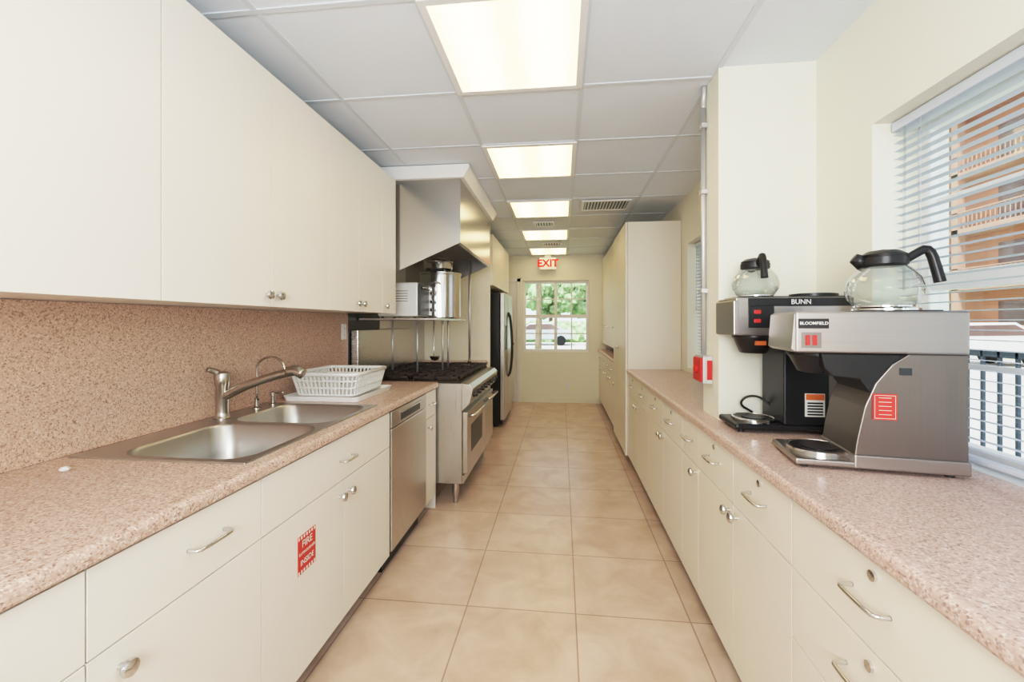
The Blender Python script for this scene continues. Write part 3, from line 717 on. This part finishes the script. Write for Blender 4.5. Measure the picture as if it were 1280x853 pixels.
# ------------------------------------------------------------------ exterior
M_grass=mat('lawn',(.46,.58,.36),.9,var=.25,scale=1.5)
M_pave=mat('pavement',(.66,.65,.62),.9,var=.1,scale=1)
M_stucco=mat('terracotta_stucco',(.56,.27,.18),.9,var=.08,scale=.6)
M_slab=mat('balcony_concrete',(.60,.38,.29),.9,var=.05,scale=.6)
M_leaf=mat('foliage',(.44,.58,.34),.8,var=.45,scale=3)
M_roof=mat('roof_tile',(.50,.27,.20),.8,var=.15,scale=4)
M_win=mat('far_window_glass',(.20,.14,.13),.15,var=.2,scale=.7)
M_car=mat('car_paint_silver',(.6,.63,.67),.25,.4); M_car2=mat('car_paint_white',(.8,.8,.8),.25)
M_trunk=mat('bark',(.30,.23,.17),.9)
M_rail=mat('railing_dark',(.05,.07,.11),.5)
box('ground_outside',None,-50,80,-30,90,-.35,-.12,M_grass)
box('parking_lot',None,-14,10,24,33,-.119,-.10,M_pave)
box('road_outside',None,4.5,18,-20,23.5,-.119,-.10,M_pave)
g=G('apartment_building',(30,30,5))
box('facade',g,23,34,2,66,-.12,12.6,M_stucco)
prism('roof',g,[(21.6,12.6),(35.4,12.6),(33,14.2),(24,14.2)],1,67,M_roof)
L=[];R=[];Wn=[];B=[];Pk=[]
for fl in range(4):
    z=.1+fl*3.1
    B.append((21.8,23,2.5,65.5,z-.05,z+.22))
    R.append((21.8,21.86,2.5,65.5,z+1.1,z+1.16))
    for k in range(13):
        y=3+k*4.8
        Wn.append((22.93,23.02,y+.8,y+3.6,z+.25,z+2.4))
        B.append((21.8,22.2,y-.2,y+.2,z,z+3.1))
        L+=[(22.9,23.0,y+2.15,y+2.25,z+.25,z+2.4)]
        for j in range(18): Pk.append((21.82,21.85,y+.25+j*.25,y+.29+j*.25,z+.2,z+1.1))
boxes('window_trim',g,L,M_white); boxes('handrails',g,R,M_slab); boxes('railings',g,Pk,M_slab); boxes('glazing',g,Wn,M_win); boxes('balcony_slabs',g,B,M_slab)
g=G('pool_fence',(3.2,4,.5)); L=[(3.2,3.24,-2,9,z,z+.05) for z in (.0,1.1)]+[(3.2,3.22,-2+i*.13,-1.98+i*.13,-.1,1.15) for i in range(85)]
boxes('pickets',g,L,M_rail)
def crown(g,c0,r,n,sz=(.12,.26),flat=.8):
    bm=bmesh.new()
    for i in range(n):
        d=Vector((random.gauss(0,1),random.gauss(0,1),random.gauss(0,1))).normalized()*r*random.random()**.4
        c=Vector(c0)+Vector((d.x,d.y,d.z*flat)); rr=r*random.uniform(*sz)
        q=bmesh.ops.create_icosphere(bm,subdivisions=2,radius=rr)
        for w in q['verts']:
            w.co*=1+random.uniform(-.3,.3); w.co+=c
    me=bpy.data.meshes.new('crown'); bm.to_mesh(me); bm.free(); link('crown',me,M_leaf,g)
def tree(x,y,h,r,n=90):
    g=G('tree',(x,y,h/2))
    tube('trunk',g,[(x,y,-.12),(x+.1,y,h*.5),(x,y+.1,h*.8)],.15,M_trunk,8,1,rad=(.2,.1))
    crown(g,(x,y,h*.72),r,n)
for x,y,h,r in ((-9,38,6,3.0),(-4.6,39,6.5,2.8),(-1.0,38,5.5,2.4),(2.6,39,6,2.8),(7,38,6,2.8),(19,13,5,1.5)): tree(x,y,h,r)
def palm(x,y,h):
    g=G('palm_tree',(x,y,h/2))
    tube('trunk',g,[(x,y,-.12),(x+.06,y,h*.5),(x,y,h)],.09,M_trunk,8,1,rad=(.16,.11))
    v=[];f=[]
    for i in range(16):
        az=2*math.pi*i/16+random.uniform(-.15,.15); el=random.uniform(.1,.9); Ln=random.uniform(1.5,2.1)
        d=Vector((math.cos(az),math.sin(az),0)); s=Vector((-math.sin(az),math.cos(az),0))
        spine=[Vector((x,y,h))+d*(Ln*t)+Vector((0,0,Ln*(el*t-1.25*t*t))) for t in [j/12 for j in range(13)]]
        for j in range(1,12):
            for q in (-1,1):
                w=.42*math.sin(math.pi*(j/12)**.7)+.05; k=len(v)
                tip=spine[j]+s*q*w+d*.12+Vector((0,0,-w*.5))
                v+=[tuple(spine[j]-d*.02),tuple(spine[j]+d*.035),tuple(tip)]; f.append((k,k+1,k+2))
        for j in range(12):
            k=len(v); v+=[tuple(spine[j]-s*.012),tuple(spine[j]+s*.012),tuple(spine[j+1]+s*.012),tuple(spine[j+1]-s*.012)]; f.append((k,k+1,k+2,k+3))
    me=bpy.data.meshes.new('fronds'); me.from_pydata(v,[],f); link('fronds',me,M_leaf,g)
palm(-3.1,19,3.9); palm(-1.1,20.5,4.2); palm(1.2,19.5,3.8)
g=G('hedge',(0,34.5,.6)); bm=bmesh.new()
for i in range(46):
    q=bmesh.ops.create_icosphere(bm,subdivisions=2,radius=.95)
    for w in q['verts']: w.co*=1+random.uniform(-.2,.2); w.co+=Vector((-13+i*.58,34.5+random.uniform(-.2,.2),.6))
me=bpy.data.meshes.new('leaves'); bm.to_mesh(me); bm.free(); link('leaves',me,M_leaf,g)
def car(x,y,m):
    g=G('parked_car',(x,y,.6))
    pr=[(x-2.1,.25),(x-2.15,.7),(x-1.3,.9),(x-.7,1.35),(x+.8,1.38),(x+1.5,.95),(x+2.1,.85),(x+2.15,.3)]
    prism('body',g,pr,y,y+1.7,m,bw=.08)
    prism('windows',g,[(x-1.15,.92),(x-.65,1.27),(x+.7,1.30),(x+1.3,.95)],y-.01,y+1.71,M_win)
    for dx in (-1.35,1.35):
        for yy in (y-.02,y+1.52): lathe('wheel',g,[(.02,0),(.2,0),(.32,.02),(.32,.18),(.2,.2),(.02,.2)],(x+dx,yy,.22),M_black,20,'y')
car(-6.2,28,M_car2); car(-1.4,28.3,M_car); car(3.6,28,M_car2); car(14,16,M_car2); car(14.5,20,M_car)
# ------------------------------------------------------------------ light
w=bpy.data.worlds.new('sky'); S.world=w; w.use_nodes=True; nt=w.node_tree
bg=nt.nodes['Background']
sky=nt.nodes.new('ShaderNodeTexSky'); sky.sky_type='HOSEK_WILKIE'; sky.turbidity=3; sky.sun_direction=Vector((.45,-.5,.75)).normalized()
mx=nt.nodes.new('ShaderNodeMix'); mx.data_type='RGBA'; mx.inputs[0].default_value=.6; mx.inputs[7].default_value=(.85,.93,1,1)
nt.links.new(sky.outputs[0],mx.inputs[6]); nt.links.new(mx.outputs[2],bg.inputs['Color']); bg.inputs['Strength'].default_value=2.0
sl=bpy.data.lights.new('sun','SUN'); sl.energy=3.0; sl.angle=.03; sl.color=(1,.95,.88)
so=bpy.data.objects.new('sun',sl); COL.objects.link(so); so.rotation_euler=Vector((-.2,-.55,.85)).to_track_quat('Z','Y').to_euler()
# added fill light behind the camera to brighten the room, aimed up and forward
al=bpy.data.lights.new('fill_light','AREA'); al.shape='RECTANGLE'; al.size=1.2; al.size_y=.8; al.energy=48; al.color=(.94,.97,1)
ao=bpy.data.objects.new('fill_light',al); COL.objects.link(ao); ao.location=(-.1,-1.1,1.6); ao.rotation_euler=(math.radians(112),0,0)
# ------------------------------------------------------------------ camera
cam=bpy.data.cameras.new('camera'); co=bpy.data.objects.new('camera',cam); COL.objects.link(co)
cam.sensor_width=36; cam.sensor_fit='HORIZONTAL'; cam.lens=545/1280*36; cam.shift_y=-22.5/1280
cam.clip_start=.03; cam.clip_end=300
co.location=(0,0,C); co.rotation_euler=(math.pi/2,0,math.atan(62/545))
S.camera=co
vs=S.view_settings
vs.view_transform='Standard'; vs.look='None'; vs.exposure=0.0
# soft shoulder tone curve (exposure-fused look of the photograph)
vs.use_curve_mapping=True
cm=vs.curve_mapping; WL=4.0
cm.white_level=(WL,WL,WL); cm.clip_max_x=1; cm.clip_max_y=1
cv=cm.curves[3]
pts=[(0,0),(.03,.033),(.1,.13),(.22,.335),(.42,.575),(.7,.765),(1.0,.86),(1.6,.945),(2.6,.985),(4,1)]
cv.points[0].location=(0,0); cv.points[1].location=(1,1)
for x,y in pts[1:-1]: cv.points.new(x/WL,y)
cm.update()
